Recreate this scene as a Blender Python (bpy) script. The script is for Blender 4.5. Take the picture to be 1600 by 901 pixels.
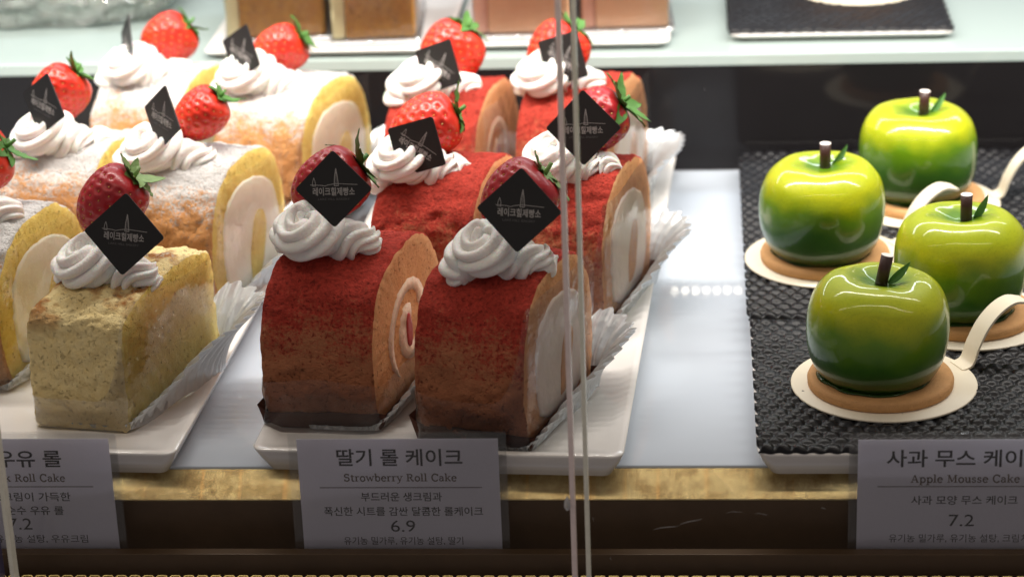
import bpy, math, random
import numpy as np
from mathutils import Vector, Matrix, noise
random.seed(7); rng = np.random.default_rng(7)
PI = math.pi
S = 0.01                                   # everything below is written in centimetres
for o in list(bpy.data.objects): bpy.data.objects.remove(o)
scene = bpy.context.scene
col = scene.collection

# ------------------------------------------------------------------ camera
def cam_axes(pitch=22.0, yaw=4.8, roll=2.25):
    p, y, r = map(math.radians, (pitch, yaw, roll))
    f = Vector((-math.sin(y)*math.cos(p), math.cos(y)*math.cos(p), -math.sin(p)))
    r0 = Vector((math.cos(y), math.sin(y), 0)); u0 = r0.cross(f)
    rt = r0*math.cos(r) - u0*math.sin(r)
    return f, rt, rt.cross(f)
f_, r_, u_ = cam_axes()
cd = bpy.data.cameras.new('camera'); cam = bpy.data.objects.new('camera', cd); col.objects.link(cam)
M = Matrix((( r_.x, u_.x, -f_.x), (r_.y, u_.y, -f_.y), (r_.z, u_.z, -f_.z))).to_4x4()
M.translation = Vector((5.569, -89.550, 44.156))*S
cam.matrix_world = M
cd.sensor_width = 36; cd.lens = 85.5; cd.clip_start = 0.05; cd.clip_end = 20
cd.dof.use_dof = True; cd.dof.focus_distance = 1.02; cd.dof.aperture_fstop = 9.5
scene.camera = cam
# ------------------------------------------------------------------ world and lamps
w = bpy.data.worlds.new('World'); scene.world = w; w.use_nodes = True
bg = w.node_tree.nodes['Background']; bg.inputs[0].default_value = (0.92, 0.83, 0.81, 1); bg.inputs[1].default_value = 0.165
scene.view_settings.view_transform = 'Standard'; scene.view_settings.look = 'None'
scene.view_settings.exposure = 0.12; scene.view_settings.gamma = 1.0
def area(name, loc, target, sx, sy, power, color, spread=180):
    l = bpy.data.lights.new(name, 'AREA'); l.shape = 'RECTANGLE'; l.size = sx*S; l.size_y = sy*S
    l.energy = power; l.color = color
    o = bpy.data.objects.new(name, l); col.objects.link(o); o.location = Vector(loc)*S
    d = (Vector(target) - Vector(loc)).normalized()
    o.rotation_euler = d.to_track_quat('-Z', 'Y').to_euler(); l.spread = math.radians(spread); return o
area('case_lamp', (0, 18, 38), (0, 34, 0), 110, 2.0, 4.3, (1.0, 0.94, 0.86), 125)
area('front_case_lamp', (0, -14, 38), (0, -10, 0), 110, 1.2, 0.36, (1.0, 0.86, 0.68), 150)
area('rear_case_lamp', (0, 52, 36), (0, 42, 0), 110, 3, 1.5, (0.88, 0.95, 1.0))

# ------------------------------------------------------------------ mesh helpers
def mk(name, v, f, mats, parent=None, smooth=True, mi=None, loc=None, rot=None):
    me = bpy.data.meshes.new(name)
    me.from_pydata([tuple(float(c)*S for c in p) for p in v], [], [tuple(int(i) for i in q) for q in f])
    if not isinstance(mats, (list, tuple)): mats = [mats]
    for m in mats: me.materials.append(m)
    if mi is not None: me.polygons.foreach_set('material_index', np.array(mi, dtype=np.int32))
    me.polygons.foreach_set('use_smooth', [smooth]*len(me.polygons)); me.update()
    o = bpy.data.objects.new(name, me); col.objects.link(o)
    if parent: o.parent = parent
    if loc is not None: o.location = Vector(loc)*S
    if rot is not None: o.rotation_euler = rot
    return o
def tag(o, label=None, cat=None, group=None, kind=None):
    if label: o['label'] = label
    if cat: o['category'] = cat
    if group: o['group'] = group
    if kind: o['kind'] = kind
    return o
def empty(name, loc, rz=0, label=None, cat=None, group=None):
    o = bpy.data.objects.new(name, None); col.objects.link(o); o.location = Vector(loc)*S
    o.rotation_euler = (0, 0, math.radians(rz)); o.empty_display_size = 0.01
    return tag(o, label, cat, group)
def copy_tree(o, parent=None):
    c = o.copy(); col.objects.link(c); c.parent = parent
    for ch in list(o.children): copy_tree(ch, c)
    return c
def box(x0, x1, y0, y1, z0, z1, b=0.0):
    if b <= 0:
        v = [(x, y, z) for z in (z0, z1) for y in (y0, y1) for x in (x0, x1)]
        f = [(0, 2, 3, 1), (4, 5, 7, 6), (0, 1, 5, 4), (2, 6, 7, 3), (0, 4, 6, 2), (1, 3, 7, 5)]
        return v, f
    v = []; f = []
    def ring(x0, x1, y0, y1, z, r, n=4):
        pts = []
        for cx, cy, a0 in ((x1-r, y1-r, 0), (x0+r, y1-r, 90), (x0+r, y0+r, 180), (x1-r, y0+r, 270)):
            for k in range(n+1):
                a = math.radians(a0+90*k/n); pts.append((cx+r*math.cos(a), cy+r*math.sin(a), z))
        return pts
    lev = [(z0, b), (z0+b*.3, b*.3), (z0+b, 0), (z1-b, 0), (z1-b*.3, b*.3), (z1, b)]
    R = [ring(x0+i, x1-i, y0+i, y1-i, z, b) for z, i in lev]
    return loft(R)
def loft(R, cap=True, closed=True):
    n = len(R[0]); v = [p for r in R for p in r]; f = []
    for i in range(len(R)-1):
        for j in range(n if closed else n-1):
            k = (j+1) % n
            f.append((i*n+j, i*n+k, (i+1)*n+k, (i+1)*n+j))
    if cap:
        f.append(tuple(reversed(range(n)))); f.append(tuple((len(R)-1)*n+i for i in range(n)))
    return v, f
def join(*parts):
    V = []; F = []
    for v, f in parts:
        k = len(V); V += list(v); F += [tuple(i+k for i in q) for q in f]
    return V, F
def lathe(prof, n=48, cx=0, cy=0):
    R = [[(cx+r*math.cos(2*PI*j/n), cy+r*math.sin(2*PI*j/n), z) for j in range(n)] for r, z in prof]
    return loft(R)
def prism(poly, h0, h1, axis='z'):
    n = len(poly)
    if axis == 'z': v = [(x, y, h0) for x, y in poly]+[(x, y, h1) for x, y in poly]
    elif axis == 'x': v = [(h0, x, y) for x, y in poly]+[(h1, x, y) for x, y in poly]
    else: v = [(x, h0, y) for x, y in poly]+[(x, h1, y) for x, y in poly]
    f = [tuple(reversed(range(n))), tuple(range(n, 2*n))]+[(i, (i+1) % n, n+(i+1) % n, n+i) for i in range(n)]
    return v, f
def tube(path, rad, n=10, cap=True):
    P = [Vector(p) for p in path]; R = []
    up = Vector((0, 0, 1))
    for i, p in enumerate(P):
        t = (P[min(i+1, len(P)-1)]-P[max(i-1, 0)]).normalized()
        s = t.cross(up)
        if s.length < 1e-3: s = t.cross(Vector((0, 1, 0)))
        s.normalize(); q = s.cross(t); r = rad[i] if hasattr(rad, '__len__') else rad
        R.append([tuple(p+s*r*math.cos(2*PI*j/n)+q*r*math.sin(2*PI*j/n)) for j in range(n)])
    return loft(R, cap)
def sm(a, b, x):
    t = min(1, max(0, (x-a)/(b-a))); return t*t*(3-2*t)
def catmull(pts, n):
    P = np.array(pts, float); out = []
    for i in range(len(P)-1):
        p0 = P[max(i-1, 0)]; p1 = P[i]; p2 = P[i+1]; p3 = P[min(i+2, len(P)-1)]
        for k in range(n):
            t = k/n
            out.append(.5*((2*p1)+(-p0+p2)*t+(2*p0-5*p1+4*p2-p3)*t*t+(-p0+3*p1-3*p2+p3)*t**3))
    out.append(P[-1]); return out

# ------------------------------------------------------------------ materials
class NM:
    def __init__(s, name):
        s.m = bpy.data.materials.new(name); s.m.use_nodes = True; s.t = s.m.node_tree
        s.b = s.t.nodes['Principled BSDF']; s.out = s.t.nodes['Material Output']; s.co = s.t.nodes.new('ShaderNodeTexCoord')
    def n(s, typ, **kw):
        nd = s.t.nodes.new('ShaderNode'+typ)
        for k, v in kw.items(): setattr(nd, k, v)
        return nd
    def l(s, a, b): s.t.links.new(a, b)
    def noise(s, scale, detail=4, rough=.6, src=None, dist=0):      # scale per centimetre
        nd = s.n('TexNoise'); nd.inputs['Scale'].default_value = scale*100; nd.inputs['Detail'].default_value = detail
        nd.inputs['Roughness'].default_value = rough; nd.inputs['Distortion'].default_value = dist
        s.l(src or s.co.outputs['Object'], nd.inputs['Vector']); return nd.outputs['Fac']
    def vor(s, scale, feature='F1'):
        nd = s.n('TexVoronoi'); nd.feature = feature; nd.inputs['Scale'].default_value = scale*100
        s.l(s.co.outputs['Object'], nd.inputs['Vector']); return nd.outputs['Distance']
    def ramp(s, src, stops, interp='LINEAR'):
        nd = s.n('ValToRGB'); cr = nd.color_ramp; cr.interpolation = interp
        while len(cr.elements) < len(stops): cr.elements.new(.5)
        for e, (p, c) in zip(cr.elements, stops):
            e.position = p; e.color = (c if hasattr(c, '__len__') else (c, c, c))[:3]+(1,) if hasattr(c, '__len__') else (c, c, c, 1)
        s.l(src, nd.inputs[0]); return nd.outputs['Color']
    def mix(s, fac, a, b, mode='MIX'):
        nd = s.n('Mix'); nd.data_type = 'RGBA'; nd.blend_type = mode
        for i, x in ((0, fac), (6, a), (7, b)):
            if isinstance(x, (int, float)): nd.inputs[i].default_value = x
            elif isinstance(x, tuple): nd.inputs[i].default_value = x[:3]+(1,)
            else: s.l(x, nd.inputs[i])
        return nd.outputs[2]
    def math(s, op, a, b=0.0):
        nd = s.n('Math'); nd.operation = op
        for i, x in ((0, a), (1, b)):
            if isinstance(x, (int, float)): nd.inputs[i].default_value = x
            else: s.l(x, nd.inputs[i])
        return nd.outputs[0]
    def axis(s, k):
        nd = s.n('SeparateXYZ'); s.l(s.co.outputs['Object'], nd.inputs[0]); return s.math('MULTIPLY', nd.outputs[k], 100.0)
    def bump(s, h, dist=0.03, strength=1.0, target=None):
        nd = s.n('Bump'); nd.inputs['Distance'].default_value = dist*S; nd.inputs['Strength'].default_value = strength
        s.l(h, nd.inputs['Height']); s.l(nd.outputs[0], (target or s.b).inputs['Normal']); return nd
    def set(s, **kw):
        for k, v in kw.items():
            i = s.b.inputs[k.replace('_', ' ')]
            if hasattr(v, 'is_linked') or isinstance(v, bpy.types.NodeSocket): s.l(v, i)
            elif isinstance(v, tuple) and len(v) == 3 and i.type == 'RGBA': i.default_value = v+(1,)
            else: i.default_value = v
        return s
def simple(name, c, rough=.5, bump=None, var=None, **kw):
    a = NM(name); a.set(Base_Color=c, Roughness=rough, **kw)
    if var:
        a.set(Base_Color=a.mix(a.noise(var[0], 5), tuple(x*(1-var[1]) for x in c), tuple(min(1, x*(1+var[1])) for x in c)))
    if bump: a.bump(a.noise(bump[0], 5), bump[1])
    return a.m

def crust(name, low, lowd, powder, z0, z1, pw=.62, rim=None):
    a = NM(name)
    nz = a.noise(2.2, 6, .7); fine = a.noise(6.5, 5, .8); pores = a.noise(6.5, 3, .6)
    base = a.mix(a.ramp(nz, [(.3, 0.0), (.7, 1.0)]), low, lowd)
    base = a.mix(a.ramp(pores, [(.29, .35 if rim else .8), (.39, 0.0)]), base, tuple(x*(.72 if rim else .42) for x in lowd))
    if rim: base = a.mix(a.math('MULTIPLY', a.ramp(a.noise(.55, 3), [(.50, 0.0), (.60, 1.0)]), a.ramp(a.math('MULTIPLY', a.axis(2), .1), [(.40, 0.0), (.52, 1.0)])), base, rim)
    h = a.math('ADD', a.axis(2), a.math('ADD', a.math('MULTIPLY', a.math('SUBTRACT', nz, .5), 2.0), a.math('MULTIPLY', a.math('SUBTRACT', a.noise(.55, 2), .5), 3.0)))
    mr = a.n('MapRange'); mr.inputs['From Min'].default_value = z0; mr.inputs['From Max'].default_value = z1
    a.l(h, mr.inputs['Value'])
    th = a.math('SUBTRACT', mr.outputs[0], a.math('MULTIPLY', a.ramp(fine, [(.35, 0.0), (.68, 1.0)]), pw))
    fac = a.ramp(th, [(.0, 0.0), (.38, 1.0)])
    powder = a.mix(a.ramp(a.noise(5, 4, .7), [(.35, 0.0), (.65, 1.0)]), tuple(x*.62 for x in powder) if powder[1] < .3 else tuple(x*.93 for x in powder), powder)
    a.set(Base_Color=a.mix(fac, base, powder), Roughness=.85, Specular_IOR_Level=.2)
    hb = a.math('ADD', a.math('MULTIPLY', fine, .8), a.math('MULTIPLY', a.noise(5, 4), .8))
    hb = a.math('SUBTRACT', hb, a.ramp(pores, [(.28, .9), (.4, 0.0)]))
    a.bump(hb, .12 if rim else .24); return a.m
def crumb(name, c1, c2, c3, hole=5.0):
    a = NM(name); nz = a.noise(3, 5, .7); p = a.ramp(a.noise(hole*1.3, 3, .6), [(.30, 0.0), (.40, 1.0)]); p2 = a.ramp(a.noise(2.6, 4, .65), [(.27, 0.0), (.33, 1.0)])
    c = a.mix(a.ramp(nz, [(.32, 0.0), (.68, 1.0)]), c1, c2)
    c = a.mix(a.ramp(p, [(0.0, .55), (1.0, 0.0)]), c, c3); c = a.mix(a.ramp(p2, [(0.0, .6), (1.0, 0.0)]), c, c3)
    a.set(Base_Color=c, Roughness=.8, Specular_IOR_Level=.25, Subsurface_Weight=.15, Subsurface_Scale=.003)
    hb = a.math('ADD', a.noise(7, 5, .7), p)
    a.bump(a.math('ADD', hb, p2), .07); return a.m
M_crust_red = crust('red powdered crust', (.62, .245, .12), (.50, .18, .085), (.66, .070, .046), 2.2, 6.9, .5)
M_crust_milk = crust('sugar dusted crust', (.80, .42, .17), (.72, .32, .11), (.90, .88, .86), 3.8, 6.9, .75)
M_crust_end = crust('pale end crust', (.99, .82, .44), (.97, .75, .34), (.95, .90, .74), 4.9, 8.6, .9, (.40, .17, .05))
M_crumb_red = crumb('peach sponge crumb', (.80, .42, .20), (.70, .33, .15), (.48, .19, .08))
M_crumb_milk = crumb('yellow sponge crumb', (.95, .76, .25), (.86, .62, .14), (.55, .33, .05), 4.0)
M_fill_milk = simple('milk cream filling', (.95, .90, .82), .55, (2, .05), (1.5, .05), Subsurface_Weight=.2, Subsurface_Scale=.004)
M_fill_red = simple('pink tinted cream filling', (.86, .62, .47), .6, (4, .08), (1.2, .14), Subsurface_Weight=.2, Subsurface_Scale=.004)
M_whip = simple('whipped cream', (.93, .90, .86), .46, (8, .05), None, Subsurface_Weight=.25, Subsurface_Scale=.004)
M_fill_pink = simple('blush cream filling', (.93, .80, .72), .55, (3, .06), (1.5, .06), Subsurface_Weight=.2, Subsurface_Scale=.004)
M_fruit = simple('fruit filling', (.45, .05, .05), .3, (3, .05), (2, .3))
M_brown = simple('dark brown glassine', (.085, .030, .018), .6, (1.2, .1), (2, .2), Specular_IOR_Level=.2)
M_cream_board = simple('cream coloured card', (.80, .73, .58), .45, None, (1, .03))
M_biscuit = simple('baked tart biscuit', (.62, .33, .13), .75, (12, .05), (3, .18))
M_biscuit_dark = simple('baked tart biscuit edge', (.45, .22, .09), .75, (12, .05), (3, .18))
M_choc = simple('dark chocolate', (.045, .016, .012), .35, (6, .04))
M_cut = simple('pale stick end', (.95, .88, .82), .4)
M_leaf = simple('green leaf', (.10, .26, .07), .55, (5, .05), (3, .3))
M_plate = simple('white glazed porcelain', (.80, .775, .75), .16, None, (.25, .02), Coat_Weight=.4)
M_topcard = simple('black printed card', (.012, .011, .011), .5)
M_print = simple('silver grey print', (.36, .34, .33), .5)
M_print_dim = simple('dim grey print', (.10, .095, .095), .5)
M_ink = simple('black ink', (.025, .022, .025), .7)
M_ink_brown = simple('brown ink', (.13, .085, .06), .7)
M_rule = simple('taupe ink', (.13, .105, .10), .7)
M_bar = simple('dark bronze metal', (.085, .052, .028), .42, (2, .01), (.6, .25), Metallic=.3)
M_black = simple('black cavity', (.008, .007, .007), .8)
M_green_glass = simple('green glass edge', (.30, .43, .37), .22, None, (.4, .05), Transmission_Weight=0.0, Coat_Weight=.5)

def mk_shelf(name, c):
    a = NM(name); a.set(Base_Color=a.mix(a.noise(.15, 3), c, tuple(x*.96 for x in c)), Roughness=.5, Specular_IOR_Level=.1, Coat_Weight=.9, Coat_Roughness=a.ramp(a.noise(.5, 5, .7, None, 1.5), [(.45, .008), (.75, .09)]))
    return a.m
M_shelf = mk_shelf('milk glass shelf', (.49, .54, .61))
M_shelf_up = mk_shelf('milk glass step', (.40, .48, .46))
def mk_riser():
    a = NM('smoked glass'); a.set(Base_Color=(.012, .011, .012), Roughness=.08, Specular_IOR_Level=.22); return a.m
M_riser = mk_riser()
def mk_gold():
    a = NM('tarnished brushed gold with painted lamp streaks')
    mp = a.n('Mapping'); mp.inputs['Scale'].default_value = (1, .12, .12); a.l(a.co.outputs['Object'], mp.inputs[0])
    st = a.noise(8, 6, .8, mp.outputs[0]); bl = a.noise(.9, 5, .7)
    c = a.mix(a.ramp(st, [(.3, 0.0), (.7, 1.0)]), (.56, .45, .22), (.68, .56, .30))
    c = a.mix(a.ramp(bl, [(.38, .9), (.58, 0.0)]), c, (.36, .25, .11))
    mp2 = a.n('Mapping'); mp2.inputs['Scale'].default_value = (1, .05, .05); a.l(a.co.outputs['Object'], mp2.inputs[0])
    c = a.mix(a.ramp(a.noise(1.5, 2, .5, mp2.outputs[0]), [(.58, 0.0), (.72, .4)]), c, (.95, .50, .13))  # orange streaks: LED reflections painted into the base colour
    a.set(Base_Color=c, Metallic=.9, Roughness=.27); a.bump(st, .015); return a.m
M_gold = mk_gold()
def mk_mat():
    a = NM('black woven vinyl'); a.set(Base_Color=(.010, .010, .012), Roughness=.38, Specular_IOR_Level=.26); a.bump(a.noise(14, 3), .004); return a.m
M_mat = mk_mat()
def mk_apple():
    a = NM('green mirror glaze')
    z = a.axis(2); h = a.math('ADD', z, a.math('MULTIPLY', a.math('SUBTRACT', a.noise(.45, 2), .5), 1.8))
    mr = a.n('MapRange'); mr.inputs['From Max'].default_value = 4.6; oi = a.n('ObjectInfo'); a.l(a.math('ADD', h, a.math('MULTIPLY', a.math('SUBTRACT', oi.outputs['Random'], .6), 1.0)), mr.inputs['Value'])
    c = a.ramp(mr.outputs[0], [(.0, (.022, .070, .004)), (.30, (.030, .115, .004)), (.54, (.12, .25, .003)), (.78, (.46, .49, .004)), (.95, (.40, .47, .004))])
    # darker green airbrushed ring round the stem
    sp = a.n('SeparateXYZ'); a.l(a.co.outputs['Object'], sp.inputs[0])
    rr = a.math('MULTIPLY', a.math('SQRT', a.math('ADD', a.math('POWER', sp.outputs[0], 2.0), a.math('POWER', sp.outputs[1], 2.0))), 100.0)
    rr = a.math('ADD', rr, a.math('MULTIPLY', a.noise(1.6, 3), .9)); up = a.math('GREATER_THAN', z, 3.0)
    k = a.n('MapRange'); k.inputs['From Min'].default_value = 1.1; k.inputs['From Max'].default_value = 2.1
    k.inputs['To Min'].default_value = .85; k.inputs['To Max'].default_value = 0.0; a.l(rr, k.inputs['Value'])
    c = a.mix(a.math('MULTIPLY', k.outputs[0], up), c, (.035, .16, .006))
    c = a.mix(a.ramp(a.noise(9, 4, .8), [(.5, 0.0), (.62, .18)]), c, (.06, .16, .004))
    a.set(Base_Color=c, Roughness=.4, Coat_Weight=.7, Coat_Roughness=.06, Specular_IOR_Level=.3)
    a.bump(a.noise(1.6, 2), .018); return a.m
M_apple = mk_apple()
M_glaze = simple('dark green glaze', (.02, .06, .004), .15)
def mk_berry(name, c1, c2):
    a = NM(name); n = a.noise(.5, 3)
    a.set(Base_Color=a.mix(a.ramp(n, [(.35, 0.0), (.65, 1.0)]), c1, c2), Roughness=.34, Coat_Weight=.12, Subsurface_Weight=.12, Subsurface_Scale=.003)
    a.bump(a.noise(4, 2), .02); return a.m
M_berry = mk_berry('ripe strawberry skin', (.62, .022, .012), (.70, .05, .018))
M_berry_dark = mk_berry('deep red strawberry skin', (.38, .012, .02), (.46, .02, .025))
M_seed = simple('strawberry seed', (.70, .42, .10), .4)
M_calyx = simple('strawberry calyx', (.075, .20, .035), .5, (6, .04), (3, .4))
M_calyx_pale = simple('pale strawberry calyx', (.20, .32, .10), .5, (6, .04), (3, .4))
def mk_film(name, tint, gl):
    a = NM(name); t = a.t; t.nodes.remove(a.b)
    tr = a.n('BsdfTransparent'); tr.inputs[0].default_value = tint+(1,)
    g = a.n('BsdfGlossy'); g.inputs['Roughness'].default_value = .12; g.inputs[0].default_value = (1, 1, 1, 1)
    fr = a.n('Fresnel'); fr.inputs[0].default_value = 1.45
    b = a.n('Bump'); b.inputs['Distance'].default_value = .0013; a.l(a.noise(.55, 3, .5), b.inputs['Height']); a.l(b.outputs[0], g.inputs['Normal']); a.l(b.outputs[0], fr.inputs['Normal'])
    mx = a.n('MixShader'); a.l(a.math('MULTIPLY', fr.outputs[0], gl), mx.inputs[0]); a.l(tr.outputs[0], mx.inputs[1]); a.l(g.outputs[0], mx.inputs[2])
    df = a.n('BsdfDiffuse'); df.inputs[0].default_value = (.9, .88, .86, 1)
    m2 = a.n('MixShader'); m2.inputs[0].default_value = .015; a.l(mx.outputs[0], m2.inputs[1]); a.l(df.outputs[0], m2.inputs[2])
    a.l(m2.outputs[0], a.out.inputs[0]); return a.m
M_film = mk_film('clear cellophane', (.97, .97, .97), .9)
M_film_bright = mk_film('clear cellophane with strong sheen', (.97, .97, .97), 2.2)
def mk_clear():
    a = NM('clear glass'); a.t.nodes.remove(a.b); tr = a.n('BsdfTransparent'); tr.inputs[0].default_value = (1, 1, 1, 1); a.l(tr.outputs[0], a.out.inputs[0]); return a.m
M_clear = mk_clear()
def mk_paper(name, c, trans, rough=.6, **kw):
    a = NM(name); a.set(Base_Color=c, Roughness=rough, **kw); a.bump(a.noise(3, 4), .03)
    tl = a.n('BsdfTranslucent'); tl.inputs[0].default_value = c+(1,); mx = a.n('MixShader'); mx.inputs[0].default_value = trans
    a.l(a.b.outputs[0], mx.inputs[1]); a.l(tl.outputs[0], mx.inputs[2]); a.l(mx.outputs[0], a.out.inputs[0]); return a.m
M_pleat = mk_paper('silvery pleated paper', (.74, .77, .79), .2, .25, Metallic=.45)
M_card = mk_paper('white card stock', (.86, .85, .93), .46, .7)
M_foil = simple('silver foil card', (.72, .74, .76), .22, (1.5, .1), None, Metallic=.9)
M_edge_l = simple('polished glass edge', (.85, .70, .67), .25, None, (3, .2))
M_edge_r = simple('polished glass edge pale', (.80, .78, .66), .25, None, (3, .2))
M_edge_d = simple('violet glass edge', (.09, .08, .16), .2)
M_led = NM('warm led'); M_led.set(Base_Color=(1, .9, .75), Emission_Color=(1, .88, .70), Emission_Strength=24.0); M_led = M_led.m

# ------------------------------------------------------------------ the case: shelf, step, ledge, bars
case = empty('display_case', (0, 0, 0), 0, 'glass fronted bakery display case with milky lower shelf, raised rear step and dark bronze front', 'display case')
v, f = box(-70, 70, 0, 36.3, -.9, 0, .08); mk('lower_shelf', v, f, M_shelf, case, False)
v, f = box(-70, 70, 36.32, 36.9, .02, 5.90); mk('riser', v, f, M_riser, case, False)
v, f = box(-70, 70, 36.25, 90, 5.92, 6.56, .05); mk('rear_step', v, f, [M_shelf_up, M_green_glass], case, False, [0]*0 or None)
st_ = case.children[-1]
for p in st_.data.polygons:
    if p.normal.z < .5: p.material_index = 1
# sloping gold ledge under the front edge of the shelf
prof = [(-.02, -.12), (-.06, -.10), (-1.0, -1.02), (-1.0, -1.08), (-.02, -1.08)]
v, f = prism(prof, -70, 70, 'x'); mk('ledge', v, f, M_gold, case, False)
v, f = box(-70, 70, -.98, -.3, -3.6, -1.10); mk('front_panel', v, f, M_bar, case, False)
v, f = box(-70, 70, -2.6, -2.1, -3.84, -2.70, .03); mk('front_rail', v, f, M_bar, case, False)
# perforated gold grille strip below the rail
V = []; F = []
n = 150; pit = .56
for i in range(n):
    x = -42+i*pit
    seg = 10; sq = [(x+pit*.5*a, -3.98+b) for a, b in ()]
    c = (x+pit/2, -3.94); r = .17
    outer = []; inner = []
    for k in range(16):
        a = 2*PI*k/16; dx, dy = math.cos(a), math.sin(a); m = max(abs(dx)/(pit/2), abs(dy)/.34 if dy < 0 else abs(dy)/.07)
        outer.append((c[0]+dx/m, c[1]+dy/m)); rr_ = r
        inner.append((c[0]+dx*rr_, min(c[1]+dy*rr_, -3.90)))
    k0 = len(V); V += [(p[0], -3.0+(p[1]+3.87)*1.6, p[1]+.42) for p in outer]+[(p[0], -3.0+(p[1]+3.87)*1.6, p[1]+.42) for p in inner]
    F += [(k0+k, k0+(k+1) % 16, k0+16+(k+1) % 16, k0+16+k) for k in range(16)]
mk('vent_grille', V, F, simple('yellow brass', (.95, .68, .24), .35, (6, .02), (2, .2), Metallic=.4), case, False)
v, f = box(-70, 70, -3.9, -2.65, -4.6, -4.05); mk('grille_backing', v, f, M_black, case, False)
# back row of small lamps above the rear step, seen only mirrored in the shelf
V = []; F = []
for i in range(60):
    v, f = box(-6+i*.70-.11, -6+i*.70+.11, 59.9, 60.1, 16.66, 16.82); k = len(V); V += v; F += [tuple(a+k for a in q) for q in f]
ld = mk('led_strip', V, F, M_led, case, False)

# ------------------------------------------------------------------ glass panes of the front
def pane(x0, x1, el, er, label):
    t = empty('glass_pane', ((x0+x1)/2, -5, -6), 0, label, 'glass pane', 'clear front panes of the case')
    c = (x0+x1)/2
    v, f = box(x0-c+.01, x1-c-.01, -.3, .3, 0, 50); mk('glass_sheet', v, f, M_clear, t, False)
    if el: v, f = box(x0-c, x0-c+.17, -.32, .32, 0, 50, .03); mk('polished_edge', v, f, el, t, False)
    if er: v, f = box(x1-c-.20, x1-c, -.32, .32, 0, 50, .03); mk('polished_edge', v, f, er, t, False)
    return t
pane(-22.1, .62, M_edge_r, M_edge_l, 'clear front glass pane before the roll cakes, between two polished seams')
gp = pane(.98, 40, M_edge_r, None, 'clear front glass pane before the green apple cakes, right of the seam')
M_scr = simple('scratch glint', (.5, .48, .46), .4)
def scratch(x0, z0, x1, z1, wd=.012):      # hairline scratches and dust on the outer face of the glass
    g = gp.location/S; V = []; F = []; m = 8
    for k in range(m+1):
        t = k/m; x = x0+(x1-x0)*t-g.x; z = z0+(z1-z0)*t-g.z+.03*math.sin(t*5); w2 = wd*math.sin(PI*(t*.9+.05)); V += [(x, -.31, z-w2), (x, -.31, z+w2)]
    for k in range(m): F.append((2*k, 2*k+2, 2*k+3, 2*k+1))
    n0 = len(V); V += [(a, -.305, c) for a, b, c in V]; F += [tuple(i+n0 for i in reversed(q)) for q in F]
    mk('scratch', V, F, M_scr, gp, False)
scratch(3.642, -0.158, 4.612, 0.038, 0.012)
scratch(4.612, 0.038, 5.531, 0.344, 0.013)
scratch(6.471, 0.566, 7.087, 0.649, 0.006)
scratch(7.58, 0.537, 8.072, 0.509, 0.006)
scratch(1.289, 0.374, 1.335, 0.235, 0.02)
scratch(1.923, -1.397, 1.972, -1.453, 0.015)
scratch(10.109, 0.757, 10.28, 0.784, 0.01)
scratch(5.723, 17.678, 5.769, 17.653, 0.012)
scratch(4.784, 15.989, 4.807, 15.965, 0.01)
pane(-60, -22.5, None, M_edge_d, 'clear front glass pane at the far left, its violet edge at the bottom corner')
# clear drop of glue beside the seam
v, f = lathe([(0, -.32), (.08, -.26), (.14, -.1), (.12, .08), (.05, .25), (0, .34)], 14)
tag(mk('glue_drop', v, f, simple('clear glue', (.7, .7, .7), .05, None, None, Transmission_Weight=.6), None, True, None, (.32, -5.35, 1.0)), 'small clear glue drop on the glass seam above the dark front panel', 'glue drop')

# ------------------------------------------------------------------ plates, mats
def plate(x0, x1, y0, y1, z, h, label, rz=0, pivot=None):
    # shallow rectangular porcelain plate with a raised lip
    cx, cy = (x0+x1)/2, (y0+y1)/2; hx, hy = (x1-x0)/2, (y1-y0)/2
    def ring(i, zz, r):
        pts = []
        for sx, sy, a0 in ((1, 1, 0), (-1, 1, 90), (-1, -1, 180), (1, -1, 270)):
            for k in range(6):
                a = math.radians(a0+90*k/5); pts.append((sx*(hx-i-r)+r*math.cos(a), sy*(hy-i-r)+r*math.sin(a), zz))
        return pts
    R = [ring(1.0, 0, .3), ring(.55, .05, .4), ring(.2, h*.55, .5), ring(.02, h-.12, .5), ring(0, h-.04, .5), ring(.05, h, .5), ring(.3, h, .45), ring(.8, h-.22, .4), ring(1.6, h-.25, .3)]
    v, f = loft(R); o = mk('serving_plate', v, f, M_plate, None, True, None, (cx, cy, z), (0, 0, math.radians(rz)))
    tag(o, label, 'plate', 'white rectangular serving plates'); return o
plate(-12.9+1.0, 2.45+.9, -1.3, 36.0, .01, 1.2, 'white porcelain plate under the strawberry roll cakes', -2.9)
plate(-32.0, -16.0+1.0, -.9, 36.2-1, .01, 1.2, 'white porcelain plate under the milk roll cakes', -2.9)
plate(7.75, 27.0, -1.45, 35.4, .01, 1.2, 'white porcelain plate under the woven mats with green apple cakes', 0)
PZ = 1.0
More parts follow.
